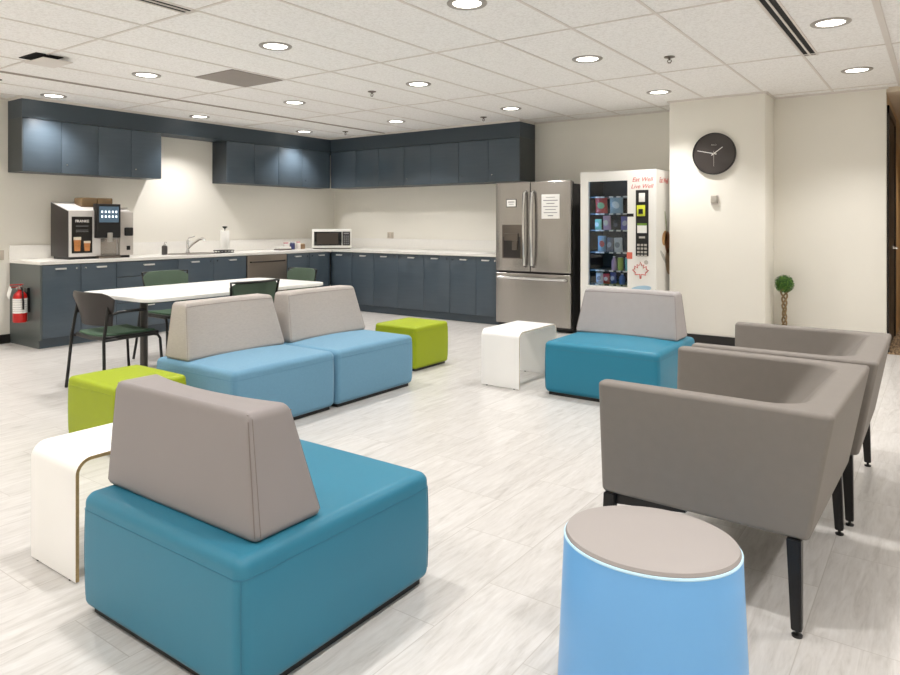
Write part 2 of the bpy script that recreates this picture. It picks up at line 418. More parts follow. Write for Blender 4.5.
# air slots, grey panel, tilted diffuser
def slot_diffuser(label, x, y0, y1):
    t = thing('slot_diffuser', label, 'air vent', (x, (y0+y1)/2, HC), group='linear slot air diffusers'); h = (y1-y0)/2
    obj('frame', B((-.06, -.046, -h, h, -.008, 0), (-.007, .007, -h, h, -.008, 0), (.046, .06, -h, h, -.008, 0), (-.06, .06, h-.012, h, -.008, 0), (-.06, .06, -h, -h+.012, -.008, 0)), M_TBAR, t)
    obj('slot_throat', B((-.046, .046, -h+.012, h-.012, -.0025, 0)), M_GAP, t, label='black slots')
slot_diffuser('double slot air diffuser in the ceiling at upper right, near the alcove', -.885, 4.56, 6.38)
slot_diffuser('double slot air diffuser at the top left edge of the photo', -4.02, .88, 2.71)
t = thing('access_panel', 'flat grey square panel in the ceiling left of centre', 'ceiling panel', (-5.50, 4.21, HC))
obj('panel', B((-.285, .285, -.29, .30, -.008, -.001), bev=.002), M_GRILLE, t)
t = thing('ceiling_diffuser', 'square beige air diffuser hanging under a black opening, above the coffee machine', 'air vent', (-6.14, 2.74, HC))
obj('neck_opening', B((-.17, .14, -.135, .08, -.006, 0)), M_GAP, t, label='black opening')
obj('plate', B((-.15, .18, -.10, .14, -.045, -.036), bev=.003), M_TBAR, t)

# ------------------------------------------------------------ kitchen cabinets
FX, FY = -7.80, 7.72            # lower fronts
UX, UY = -8.17, 8.07            # upper fronts
def place(o, side):             # local: x along the run (left to right for someone facing it), front at y=0 facing -y, body towards +y
    pass
def front(parent, name, x0, x1, z0, z1, handle=None, lock=None, hl='silver pull', m=None):
    g = .0025
    d = obj(name, B((x0+g, x1-g, -.02, 0, z0+g, z1-g), bev=.0015), m or M_CAB, parent)
    if handle:
        hx, w = handle
        bm = bmesh.new(); tube(bm, [(hx-w/2, -.02, z1-.04), (hx-w/2, -.042, z1-.04), (hx+w/2, -.042, z1-.04), (hx+w/2, -.02, z1-.04)], .006, 8)
        box(bm, hx-w/2-.006, hx+w/2+.006, -.048, -.036, z1-.052, z1-.034)
        obj('handle', bm, mat('satin_pull', (226, 226, 224), .3, metal=.35), d, label='bright satin pull')
    if lock is not None:
        obj('lock', LT([(0, .028), (.010, .028), (.011, .02), (.011, .018)], 14, (lock, 0, z1-.045), 'y'), M_CHROME, d)
    return d
ZT = .895
def base_unit(label, loc, rz, w, depth, doors, kind='door', end=False):
    t = thing('base_cabinet', label, 'cabinet', loc, rz, 'blue grey base cabinets')
    obj('carcass', B((0, w, .002, depth, .1, ZT)), M_CABD, t)
    obj('plinth', B((0, w, .035, depth, 0, .1)), M_CAB, t)
    if kind == 'drawer':
        zs = [.105, .41, .715, ZT-.005]
        for a, b in zip(zs, zs[1:]): front(t, 'drawer', 0, w, a, b-.004, (w*.5, .12), w*.5+.0 if b > .8 else None)
    else:
        n = len(doors)-1
        for i in range(n):
            a, b = doors[i], doors[i+1]; wd = b-a
            left = i % 2 == 0
            front(t, 'door', a, b, .105, ZT-.005, (a+wd*.45 if left else b-wd*.45, .10), (b-.05) if left else (a+.05))
    return t
D = abs(XA-FX)-.02; RZA = PI/2      # facing +X: local x -> world +Y, local -y -> world +X
def A(y): return (FX, y, 0)
base_unit('base cabinet at the left end of the run, below the coffee machine', A(3.44), RZA, .81, D, [0, .405, .81])
base_unit('drawer base cabinet left of the sink, behind the green chair', A(4.25), RZA, .79, D, None, 'drawer')
base_unit('two door base cabinet under the sink', A(5.04), RZA, 1.04, D, [0, .52, 1.04])
base_unit('base cabinet between dishwasher and corner on the left run', A(6.81), RZA, .86, D, [0, .43, .86])
xs_b = [FX, -7.35, -6.90, -6.43, -5.96, -5.50, -5.07, -4.72]
base_unit('two door base cabinet next to the corner on the back run, below the wall outlet', (xs_b[0], FY, 0), 0, xs_b[2]-xs_b[0], YB-FY-.015, [0, .45, .90])
base_unit('second two door base cabinet from the corner on the back run', (xs_b[2], FY, 0), 0, xs_b[4]-xs_b[2], YB-FY-.015, [0, .47, .94])
base_unit('third two door base cabinet from the corner on the back run', (xs_b[4], FY, 0), 0, xs_b[6]-xs_b[4], YB-FY-.015, [0, .46, .89])
base_unit('narrow base cabinet right beside the fridge', (xs_b[6], FY, 0), 0, xs_b[7]-xs_b[6], YB-FY-.015, [0, .35])
o = obj('end_panel', B((XA, FX+.018, 3.42, 3.44, .09, ZT), (XA, FX-.03, 3.425, 3.44, 0, .09)), M_CABEND)
tag(o, 'grey green end panel at the left end of the base cabinets, carrying the extinguisher', 'cabinet panel')
# dishwasher
t = thing('dishwasher', 'stainless dishwasher built into the left base cabinets', 'dishwasher', A(6.085), RZA)
obj('tub', B((.01, .715, .01, D-.02, .1, ZT)), M_GAP, t)
obj('door_panel', B((.012, .712, -.022, .008, .12, ZT-.005), bev=.004), mat('dishwasher_steel', (150, 140, 130), .35, metal=.85, var=.03, vscale=3), t)
obj('kick_plate', B((.01, .715, .035, .05, 0, .12)), M_BLACK, t)
bm = bmesh.new(); tube(bm, [(.06, -.022, .80), (.06, -.045, .80), (.66, -.045, .80), (.66, -.022, .80)], .010)
obj('handle', bm, mat('dark_bronze', (40, 30, 26), .4), t, label='dark bar handle')

# worktop and backsplash
bm = bmesh.new(); prism(bm, [(XA+.002, 3.41), (FX+.035, 3.41), (FX+.035, FY-.035), (-4.715, FY-.035), (-4.715, YB-.002), (XA+.002, YB-.002)], ZT+.001, .93, bev=.003, seg=2)
tag(obj('worktop', bm, M_QUARTZ), 'white L-shaped worktop over the blue grey base cabinets', 'worktop')
tag(obj('backsplash', B((XA+.003, XA+.022, 3.41, YB-.003, .9305, 1.09), (XA+.022, -4.715, YB-.022, YB-.003, .9305, 1.09), bev=.0015), M_QUARTZ), 'low white backsplash running along the wall behind the worktop', 'backsplash')

# wall cabinets
def wall_unit(label, loc, rz, w, doors, depth, locks=()):
    t = thing('wall_cabinet', label, 'cabinet', loc, rz, 'blue grey wall cabinets')
    obj('carcass', B((0, w, 0, depth, 0, .588)), M_CABD, t)
    for i, (a, b) in enumerate(zip(doors, doors[1:])):
        d = obj('door', B((a+.002, b-.002, -.02, -.001, .002, .586), bev=.0015), M_CAB, t)
        if i in locks: obj('lock', LT([(0, .026), (.008, .026), (.009, .02)], 12, (a+.06, 0, .1), 'y'), M_CHROME, d)
    return t
UD = abs(XA-UX)-.025; ZU = 1.909
def UA(y): return (UX-.02, y, ZU)
wall_unit('wall cabinet pair at the far left end, above the coffee machine', UA(3.415), RZA, .823, [0, .405, .823], UD, (1,))
wall_unit('wall cabinet pair left of the open gap in the cabinet row', UA(4.239), RZA, .816, [0, .409, .816], UD, (1,))
wall_unit('wall cabinet pair right of the open gap, above the sink', UA(6.054), RZA, .925, [0, .478, .925], UD, ())
wall_unit('wall cabinet pair next to the corner on the left wall, above the dishwasher', UA(6.98), RZA, 1.08, [0, .48, 1.04, 1.08], UD, (1,))
ub = [-8.168, -7.61, -7.125, -6.62, -6.12, -5.61, -5.11, -4.605]
UDB = YB-UY-.025
wall_unit('wall cabinet in the corner on the back wall, above the microwave', (ub[0], UY+.02, ZU), 0, ub[1]-ub[0]-.001, [.0, ub[1]-ub[0]], UDB, ())
wall_unit('wall cabinet pair next to the corner one on the back wall', (ub[1], UY+.02, ZU), 0, ub[3]-ub[1]-.001, [0, .485, .989], UDB, (0,))
wall_unit('middle wall cabinet pair on the back wall', (ub[3], UY+.02, ZU), 0, ub[5]-ub[3]-.001, [0, .50, 1.009], UDB, (0,))
wall_unit('wall cabinet pair at the right end, above the fridge', (ub[5], UY+.02, ZU), 0, ub[7]-ub[5]-.012, [0, .50, .993], UDB, (0, 1))
M_FAS = mat('fascia_laminate', (56, 68, 77), .42, var=.03, vscale=3)
o = obj('cabinet_fascia', B((XA+.003, UX+.006, 3.4, UY+.0, 2.50, 2.705), (XA+.003, -4.605, UY-.006, YB-.003, 2.50, 2.705)), M_FAS, smooth=False)
tag(o, 'dark blue grey fascia above all wall cabinets up to the ceiling', 'cabinet fascia')
for nm, bb, lb in (('cabinet_end_panel', (XA+.003, UX+.004, 3.4, 3.414, ZU, 2.499), 'dark end panel at the left end of the wall cabinets'),
                   ('cabinet_end_panel', (-4.616, -4.605, UY, YB-.003, ZU, 2.499), 'dark end panel at the right end of the wall cabinets, above the fridge')):
    tag(obj(nm, B(bb), mat('end_laminate', (62, 68, 70), .4), smooth=False), lb, 'cabinet panel')

struct('trim_6', B((XA+.001, UX+.0, 3.40, UY+.01, 2.7055, HC), (XA+.001, -4.61, UY, YB-.001, 2.7055, HC)), M_TBAR, smooth=False)

# ------------------------------------------------------------ sofa modules
def seat_cushion(w, d, z0, z1, r, crown):
    bm = bmesh.new(); h = z1-z0
    def fn(x, y, z):
        k = (1-(2*x/w)**2)*(1-(2*y/d)**2)
        bul = .004*(1-(2*z/h)**2)
        zz = z+(crown*k if z > 0 else 0)
        f = 1+bul/(w/2)
        return (x*f if abs(x) > w/2-.02 else x, y*f if abs(y) > d/2-.02 else y, zz)
    rbox(bm, w-.012, d-.012, h, r, (10, 10, 3), (0, 0, (z0+z1)/2), fn); return bm
def seams(w, d, z, r, zlo, tr=.0016, z0=.022, z1=.418):
    bm = bmesh.new()
    def o(zz): return .0002+.004*(1-(2*(zz-(z0+z1)/2)/(z1-z0))**2)
    tube(bm, [(x, y, z) for x, y in rrect(w+2*o(z), d+2*o(z), r, 5)], tr, 6, closed=True)
    for sx in (-1, 1):
        for sy in (-1, 1):
            pts = []
            for k in range(6):
                zz = zlo+(z-zlo)*k/5; pts.append((sx*(w/2-r*.29+o(zz)), sy*(d/2-r*.29+o(zz)), zz))
            tube(bm, pts, tr, 6)
    return bm
def back_cushion(wb, wt, h, tb, tt, concave, r=.03):
    """rear face near y=0, front towards +y"""
    bm = bmesh.new()
    def fn(x, y, z):
        t = (z+h/2)/h
        wf = (wb+(wt-wb)*t)/wb
        thick = tb+(tt-tb)*t
        v = (y+tb/2)/tb                    # 0 rear .. 1 front
        yy = v*thick+.012*t
        yy -= v*concave*max(0, 1-(2*x/wb)**2)*(.55+.45*t)
        return (x*wf, yy, z)
    rbox(bm, wb, tb, h, r, (14, 3, 6), (0, 0, h/2), fn); return bm
def back_seam(wb, wt, h, tb, tt, concave, r=.03, tr=.0018):
    bm = bmesh.new()
    def P(u, t, v, e=.0):    # u -1..1, t 0..1, v 0 rear .. 1 front
        w = wb+(wt-wb)*t; th = tb+(tt-tb)*t
        y = v*th+.012*t-v*concave*max(0, 1-u*u)*(.55+.45*t)
        return (u*(w/2+e), y, t*h)
    q = r*.29/(wb/2)
    for u in (-1, 1):
        c = [P(u*(1-q), a, r*.29/tb) for a in (.05, .3, .6, .93)]
        tube(bm, c, tr, 6)
        tube(bm, [P(u, a, .085) for a in (.04, .3, .6, .95)], tr*.7, 6)
        tube(bm, [P(u*(1-q), a, 1-r*.29/tb) for a in (.05, .3, .6, .93)], tr*.7, 6)
    n = 12
    tube(bm, [(P(u, 1, 0)[0]*.975, .012+r*.29, h-r*.29) for u in [-1+2*k/n for k in range(n+1)]], tr, 6)
    tube(bm, [(P(u*.975, .93, 1)[0], P(u*.975, .93, 1)[1], .93*h) for u in [-1+2*k/n for k in range(n+1)]], tr*.8, 6)
    return bm
def sofa(name, label, loc, rz, ms, mss, mb, mbs, group=None, w=.87, d=.87, wb=.82, wt=.73, bx=0, hb=.38, tb=.28):
    t = thing(name, label, 'sofa', loc, rz, group)
    obj('base', B((-w/2+.035, w/2-.035, -d/2+.035, d/2-.035, .0, .03)), M_BLACK, t, label='black recessed base')
    s = obj('seat', seat_cushion(w, d, .022, .418, .036, .012), ms, t, angle=60)
    obj('seam', seams(w-.012, d-.012, .362, .036, .06), mss, s)
    b = obj('backrest', back_cushion(wb, wt, hb, tb, .165, .05), mb, t, angle=60)
    b.location = (bx, -d/2+.085, .418)
    obj('seam', back_seam(wb, wt, hb, tb, .165, .05), mbs, b)
    return t
sofa('lounge_sofa', 'teal single seat sofa with taupe backrest, largest in front, seen from behind', (-1.985, 1.625, 0), 0, M_TEAL, M_TEALS, M_TAUPE, M_TAUPES, bx=-.02, hb=.372)
sofa('lounge_sofa', 'teal sofa with pale grey backrest in front of the vending machine', (-2.085, 5.275, 0), PI, mat('teal_vinyl_far', (38, 124, 152), .42, bump=.1, bscale=350, spec=.35), M_TEALS, M_PALE, M_TAUPES, w=.92, d=.91, wb=.87, wt=.77, bx=.015, hb=.37)
s2 = sofa('lounge_sofa', 'left one of the two joined dusty blue sofas, its seat touching the front lime ottoman', (-3.99, 3.125, 0), -PI/2, M_SKY, M_SKYS, M_STONE, M_STONES, 'dusty blue sofas', w=.89, wb=.85, wt=.745, bx=-.0)
dup(s2, (-3.985, 4.02, 0), -PI/2, 'right one of the two joined dusty blue sofas, beside the far lime ottoman')

# ------------------------------------------------------------ ottomans
def ottoman(label, loc, w, d):
    t = thing('cube_ottoman', label, 'ottoman', loc, 0, 'lime green ottomans')
    obj('base', B((-w/2+.03, w/2-.03, -d/2+.03, d/2-.03, 0, .03)), M_BLACK, t)
    s = obj('cushion', seat_cushion(w, d, .02, .402, .026, .006), M_LIME, t, angle=60)
    obj('seam', seams(w-.012, d-.012, .355, .026, .07, .0018, .02, .402), M_LIMES, s)
    return t
ottoman('lime green cube ottoman in front, beside the white side table and the large teal sofa', (-4.10, 2.31, 0), .57, .47)
ottoman('lime green cube ottoman farther back, at the right end of the blue sofas', (-4.10, 5.12, 0), .50, .52)

# ------------------------------------------------------------ waterfall side tables
def waterfall(label, loc, L_=.66, edge=M_PLY):
    Wd, H_, r, th = .36, .456, .06, .013
    t = thing('side_table', label, 'side table', loc, 0, 'white waterfall side tables')
    def path(rr, inset):
        pts = []
        y0, y1, zt = -L_/2+inset, L_/2-inset, H_-inset
        pts.append((y0, 0.0)); 
        for k in range(9):
            a = PI-k*PI/16; pts.append((y0+rr+rr*math.cos(a), zt-rr+rr*math.sin(a)))
        for k in range(9):
            a = PI/2-k*PI/16; pts.append((y1-rr+rr*math.cos(a), zt-rr+rr*math.sin(a)))
        pts.append((y1, 0.0)); return pts
    bm = bmesh.new(); ins = .0025
    o_, i_ = path(r, 0), path(r-th, th)
    n = len(o_)
    # white laminate shell: outer and inner skins
    V = {}
    for s, pth in (('o', o_), ('i', i_)):
        for k, (y, z) in enumerate(pth):
            for e, x in ((0, -Wd/2), (1, Wd/2)): V[(s, k, e)] = bm.verts.new((x, y, z))
    for k in range(n-1):
        bm.faces.new((V[('o', k, 0)], V[('o', k+1, 0)], V[('o', k+1, 1)], V[('o', k, 1)]))
        bm.faces.new((V[('i', k, 0)], V[('i', k, 1)], V[('i', k+1, 1)], V[('i', k+1, 0)]))
        for e in (0, 1):
            f = bm.faces.new((V[('o', k, e)], V[('i', k, e)], V[('i', k+1, e)], V[('o', k+1, e)])); f.material_index = 1
    for k in (0, n-1):
        bm.faces.new((V[('o', k, 0)], V[('o', k, 1)], V[('i', k, 1)], V[('i', k, 0)]))
    obj('bent_panel', bm, [M_WHITE, edge], t, loc=(0, 0, .006))
    for sy in (-1, 1):
        for sx in (-1, 1):
            obj('glide', LT([(0, 0), (.008, 0), (.008, .006), (0, .006)], 12, (sx*.13, sy*(L_/2-.008), 0)), M_BLACK, t)
    return t
w1 = waterfall('white bent plywood side table in front, left of the large teal sofa', (-2.80, 1.615, 0), .68)
w2 = waterfall('white bent side table farther back, in front of the fridge', (-2.94, 5.15, 0), .66, mat('pale_ply_edge', (214, 204, 188), .6, var=.1, vscale=90))

# ------------------------------------------------------------ armchairs
def armchair(label, loc):
    t = thing('tub_armchair', label, 'armchair', loc, 0, 'grey tub armchairs')   # front faces -x
    xf, xb, w, arm, xi, ri, ro = -.402, .402, .98, .078, .30, .12, .018
    zb, zt = .31, .74
    hw = w/2; outer = []
    re_ = .03
    def arc(cx, cy, r, a0, a1, n_, k_): return [(cx+r*math.cos(math.radians(a0+(a1-a0)*i/n_)), cy+r*math.sin(math.radians(a0+(a1-a0)*i/n_)), k_) for i in range(n_+1)]
    def seg(p, q, n_, k_): return [(p[0]+(q[0]-p[0])*i/n_, p[1]+(q[1]-p[1])*i/n_, k_) for i in range(1, n_)]
    ih = hw-arm
    outer += arc(xf+re_, -hw+re_, re_, 180, 270, 5, 'o')
    outer += seg((xf+re_, -hw), (xb-ro, -hw), 12, 'o')
    outer += arc(xb-ro, -hw+ro, ro, -90, 0, 5, 'o')
    outer += seg((xb, -hw+ro), (xb, hw-ro), 14, 'o')
    outer += arc(xb-ro, hw-ro, ro, 0, 90, 5, 'o')
    outer += seg((xb-ro, hw), (xf+re_, hw), 12, 'o')
    outer += arc(xf+re_, hw-re_, re_, 90, 180, 5, 'o')
    inner = arc(xf+re_, ih+re_, re_, 180, 270, 5, 'i')
    inner += seg((xf+re_, ih), (xi-ri, ih), 10, 'i')
    inner += arc(xi-ri, ih-ri, ri, 90, 0, 10, 'i')
    inner += seg((xi, ih-ri), (xi, -ih+ri), 10, 'i')
    inner += arc(xi-ri, -ih+ri, ri, 0, -90, 10, 'i')
    inner += seg((xi-ri, -ih), (xf+re_, -ih), 10, 'i')
    inner += arc(xf+re_, -ih-re_, re_, 90, 180, 5, 'i')
    pts = outer+inner
    def pos(p, tt):       # tt 0 top .. 1 bottom
        x, y, s = p
        if s == 'o':
            sx = (x-xf)/(xb-xf)
            return (x-sx*.08*tt, y*(1-.075*tt))
        sx = (x-xf)/(xi-xf)
        return (x-sx*.36*tt, y*(1-.06*tt))
    N_ = len(pts); nrm = []
    for i in range(N_):
        p0, p1, p2 = Vector(pts[i-1][:2]), Vector(pts[i][:2]), Vector(pts[(i+1) % N_][:2])
        e1, e2 = (p1-p0).normalized(), (p2-p1).normalized()
        n1, n2 = Vector((-e1.y, e1.x)), Vector((-e2.y, e2.x)); m_ = (n1+n2); m_.normalize()
        nrm.append(m_/max(.5, m_.dot(n1)))
    R_ = .017
    lev = [(R_*(1-math.cos(q)), zt-R_*(1-math.sin(q))) for q in [PI/2*(1-k/5) for k in range(6)]]     # rounded top rim: (inset, z)
    lev[0] = (R_, zt)
    lev = [(R_*(1-math.sin(PI/2*k/5)), zt-R_*(1-math.cos(PI/2*k/5))) for k in range(6)]
    lev += [(0, zt-R_-(zt-zb-2*R_)*k/6) for k in range(1, 7)]
    lev += [(R_*(1-math.cos(PI/2*k/5)), zb+R_*(1-math.sin(PI/2*k/5))) for k in range(1, 6)]
    bm = bmesh.new(); rings = []
    for ins, z in lev:
        tt = (zt-z)/(zt-zb); ring_ = []
        for p, n_ in zip(pts, nrm):
            x, y = pos(p, tt); ring_.append(bm.verts.new((x+n_.x*ins, y+n_.y*ins, z)))
        rings.append(ring_)
    for a, b in zip(rings, rings[1:]):
        for k in range(N_): bm.faces.new((a[k], a[(k+1) % N_], b[(k+1) % N_], b[k]))
    for r_ in (rings[0], rings[-1]):
        f = bm.faces.new(r_); f.normal_update(); bmesh.ops.triangulate(bm, faces=[f])
    sh = obj('shell', bm, M_ARM, t, angle=55)
    wn = sh.modifiers.new('weighted_normals', 'WEIGHTED_NORMAL'); wn.keep_sharp = True; wn.weight = 100
    bm = bmesh.new(); rbox(bm, .60, w-2*arm+.01, .13, .03, (5, 5, 2), (-.095, 0, .375), lambda x, y, z: (x, y, z+(.012*(1-(x/.3)**2)*(1-(y/.4)**2) if z > 0 else 0)))
    obj('seat_cushion', bm, M_ARM, t, angle=60)
    fr = bmesh.new()
    for sy in (-1, 1):
        prism(fr, [(-.385, .3095), (-.385, .268), (-.36, .268), (-.08, .3), (-.08, .3095)], sy*.425-.012, sy*.425+.012, lambda a, b_, c: (a, c, b_))
    box(fr, -.375, -.35, -.42, .42, .285, .3095); box(fr, .26, .285, -.42, .42, .285, .3095)
    obj('under_frame', fr, M_BLKMET, t)
    for sx, top_x, foot_x in ((-1, -.365, -.375), (1, .278, .289)):
        for sy in (-1, 1):
            bm = bmesh.new()
            ty, fy = sy*.437, sy*.458
            hw1, hw2 = .022, .016
            vs = []
            for (cx, cy, z, h) in ((top_x, ty, .311, hw1), (foot_x, fy, .022, hw2)):
                for dx, dy in ((-h, -h), (h, -h), (h, h), (-h, h)): vs.append(bm.verts.new((cx+dx, cy+dy, z)))
            for q in ((0,1,2,3), (7,6,5,4), (0,4,5,1), (1,5,6,2), (2,6,7,3), (3,7,4,0)): bm.faces.new([vs[i] for i in q])
            bmesh.ops.bevel(bm, geom=list(bm.edges), offset=.003, segments=2, affect='EDGES')
            lg = obj('leg', bm, M_BLKMET, t)
            obj('foot_glide', LT([(0, 0), (.016, 0), (.017, .006), (.006, .010), (.006, .024), (0, .024)], 16, (foot_x, fy, 0)), M_BLACK, lg)
    return t
a1 = armchair('grey tub armchair in front, next to the blue drum stool', (-.66, 2.945, 0))
a1.rotation_euler.z = math.radians(-1.5)
dup(a1, (-.622, 3.985, 0), 0, 'grey tub armchair behind the front one, nearer the alcove wall')

# ------------------------------------------------------------ drum stool
t = thing('drum_stool', 'sky blue round drum stool with a grey cushioned top in the foreground', 'stool', (-.668, 1.905, 0), math.radians(7.1))
obj('foot_ring', LT([(0, 0), (.225, 0), (.225, .02), (0, .02)], 48), M_BLACK, t)
obj('body', LT([(.24, .016), (.259, .018), (.261, .03), (.243, .44), (.241, .447), (.236, .449), (0, .449)], 96), M_BLUE, t)
obj('highlight', LT([(.237, .447), (.2415, .4465), (.2435, .450), (.2415, .4535), (.237, .454), (.233, .451)], 96), M_BLUER, t, label='pale blue edge piping')  # pale ring colour paints the highlight along the stool rim
obj('seat_pad', LT([(.237, .449), (.2385, .456), (.234, .464), (.215, .470), (.12, .474), (0, .475)], 96), mat('stool_vinyl', (160, 154, 151), .55, bump=.12, bscale=350, spec=.3), t, label='grey vinyl seat pad')

for ch in t.children:      # the stool is slightly oval in plan
    for v in ch.data.vertices: v.co.y *= .858

# ------------------------------------------------------------ dining table
t = thing('dining_table', 'long white table with dark pedestal legs between the sofas and the kitchen', 'table', (-5.53, 3.935, 0))
bm = bmesh.new(); prism(bm, rrect(1.07, 1.93, .12, 8), .722, .75, bev=.004, seg=2)
obj('tabletop', bm, M_WHITE, t)
for y in (-.675, .65):
    p = obj('pedestal', LT([(.031, .05), (.031, .70), (.09, .705), (.09, .721), (0, .721)], 24, (0, y, 0)), mat('graphite_metal', (92, 88, 85), .4, metal=.4), t)
    bm = bmesh.new(); rbox(bm, .96, .07, .035, .012, (4, 2, 1), (0, y, .0325))
    f = obj('foot', bm, MATS['graphite_metal'], p)
    for sx in (-1, 1): pass

# ------------------------------------------------------------ dining chairs (local front +y)
def chair(label, loc, rz, solid, group='black and green chairs at the white table'):
    t = thing('dining_chair', label, 'chair', loc, rz, group)
    bm = bmesh.new(); rbox(bm, .47, .46, .03, .012, (6, 6, 1), (0, .01, .445), lambda x, y, z: (x*(1-.06*(y < 0)*abs(y)/.23), y, z-.012*(1-(x/.235)**2)))
    obj('seat_shell', bm, M_BLACK, t, angle=60)
    bm = bmesh.new(); rbox(bm, .43, .42, .03, .013, (6, 6, 1), (0, .01, .463), lambda x, y, z: (x*(1-.06*(y < 0)*abs(y)/.23), y, z-.012*(1-(x/.235)**2)))
    obj('seat_pad', bm, M_GREEND, t, angle=60, label='green fabric seat pad')
    # curved back panel
    def pan(w0, w1, z0, z1, th, off, ncut=12, r=.012):
        b_ = bmesh.new(); h = z1-z0
        def fn(x, y, z):
            tt = (z+h/2)/h; w = w0+(w1-w0)*tt
            u = x/(w1/2)
            xx = x*w/w1
            cut = .07*max(0, (abs(u)-.6)/.4)**2*max(0, tt-.3)
            return (xx, y+off+.075*u*u-.035*tt, z-cut)
        rbox(b_, w1, th, h, min(r, th*.49), (ncut, 1, 5), (0, -.225, (z0+z1)/2), fn); return b_
    if solid:
        obj('backrest', pan(.44, .64, 0.535, .80, .016, 0), M_BROWNP, t, angle=60, label='brown black plastic back panel')
    else:
        # frame as four bars around the mesh
        b_ = bmesh.new()
        def bp(u, tt): 
            w = .42+.08*tt; return (u*w/2, -.225+.07*u*u-.035*tt, .545+.305*tt)
        loop = [bp(u/6, 1) for u in range(-6, 7)]+[bp(1, 1-k/5) for k in range(1, 5)]+[bp(-u/6, 0) for u in range(-6, 7)]+[bp(-1, k/5) for k in range(1, 5)]
        tube(b_, loop, .010, 8, closed=True)
        obj('back_frame', b_, M_BLACK, t)
        obj('back_mesh', pan(.43, .50, .54, .858, .010, .012), M_GREENM, t, angle=60, label='green mesh back panel')
    for sx in (-1, 1):
        obj('leg', T([(sx*.305, -.25, .006), (sx*.28, -.245, .16), (sx*.248, -.232, .44), (sx*.243, -.205, .60), (sx*.236, -.19, .70)], .0125, 8), M_BLACK, t)
        obj('leg', T([(sx*.262, .262, .006), (sx*.255, .245, .25), (sx*.252, .235, .395), (sx*.247, .215, .427), (sx*.245, .18, .436), (sx*.243, -.0, .436), (sx*.245, -.225, .432)], .0115, 8), M_BLACK, t)
        obj('armrest', T([(sx*.243, -.20, .62), (sx*.262, -.12, .645), (sx*.268, .02, .65), (sx*.262, .10, .645)], .0115, 8), M_BLACK, t)
    return t
chair('dining chair at the near end of the white table, back towards the camera', (-5.50, 3.0, 0), 0, True)
c2 = chair('green backed chair on the kitchen side of the white table, below the drawer cabinet', (-6.22, 4.01, 0), -PI/2, False)
dup(c2, (-4.93, 3.80, 0), PI/2, 'dark mesh chair on the sofa side of the white table, back above the blue sofas')
dup(c2, (-5.60, 4.90, 0), PI-.12, 'green backed chair at the far end of the white table, in front of the dishwasher')

# ------------------------------------------------------------ fridge
FR = thing('french_door_fridge', 'stainless french door fridge with water dispenser and bottom drawer', 'fridge', (-4.17, 7.6, 0))
hw = .53
obj('cabinet', B((-hw, hw, .07, .86, 0.03, 1.825), bev=.004), M_FRIDGE_SIDE, FR, label='charcoal cabinet')
obj('toe_grille', B((-hw+.02, hw-.02, .09, .12, .0, .06)), M_BLACK, FR)
for x in (-hw+.07, hw-.07): obj('hinge_cover', B((x-.05, x+.05, 0.04, .14, 1.825, 1.85), bev=.006), M_FRIDGE_SIDE, FR)
def fdoor(name, x0, x1, z0, z1):
    bm = bmesh.new(); rbox(bm, x1-x0, .065, z1-z0, .012, (6, 1, 6), ((x0+x1)/2, .0325, (z0+z1)/2), lambda x, y, z: (x, y-(.006*(1-(2*x/(x1-x0))**2) if y < 0 else 0), z))
    return obj(name, bm, M_STEEL, FR, angle=50)
fl = fdoor('door', -hw, -.025-.003, .73, 1.86); fr_ = fdoor('door', -.025+.003, hw, .73, 1.86)
fb = fdoor('freezer_drawer', -hw, hw, .065, .71)
def vh(x, p):
    obj('handle', T([(x, -.005, .80), (x, -.045, .815), (x, -.062, .95), (x, -.068, 1.26), (x, -.062, 1.57), (x, -.045, 1.72), (x, -.005, 1.735)], .020, 10), M_CHROME, p, label='curved chrome handle')
vh(-.082, fl); vh(.026, fr_)
obj('handle', T([(-.475, -.005, .645), (-.47, -.045, .65), (-.3, -.058, .65), (.3, -.058, .65), (.47, -.045, .65), (.475, -.005, .645)], .019, 10), M_CHROME, fb, label='long chrome handle')
obj('dispenser', B((-.425, -.135, -.012, .0, .89, 1.32), bev=.004), M_STEELD, fl, label='dark water dispenser')
obj('dispenser_recess', B((-.405, -.155, -.016, -.005, .90, 1.17), bev=.003), mat('dispenser_dark', (52, 48, 46), .3), fl)
obj('dispenser_head', B((-.38, -.18, -.04, -.01, 1.12, 1.21), (-.27, -.19, -.035, -.01, 1.0, 1.12), bev=.006), M_STEELD, fl)
def notice(name, label, x, z, w, h, rows, framed=False):
    t = thing(name, label, 'notice', (x, 7.592, z), 0)
    obj('sheet', B((-w/2, w/2, -.003, 0, -h/2, h/2)), M_PAPER, t)
    bm = bmesh.new()
    for i, (f, tkn) in enumerate(rows):
        zz = h/2-h*(i+1)/(len(rows)+1); box(bm, -w*f/2, w*f/2, -.0042, -.003, zz-tkn, zz+tkn)
    obj('printed_lines', bm, M_INK, t, smooth=False)
    if framed: obj('border', B((-w/2-.008, w/2+.008, -.002, .0005, -h/2-.008, h/2+.008)), M_BLACK, t)
notice('paper_notice', 'small dark-bordered white card on the left fridge door', -4.46, 1.595, .13, .085, [(.7, .006), (.55, .004)], True)
notice('paper_notice', 'larger white notice sheet on the right fridge door', -3.905, 1.545, .245, .30, [(.5, .003), (.8, .005), (.45, .005), (.8, .004), (.6, .004), (.75, .004), (.3, .006)])

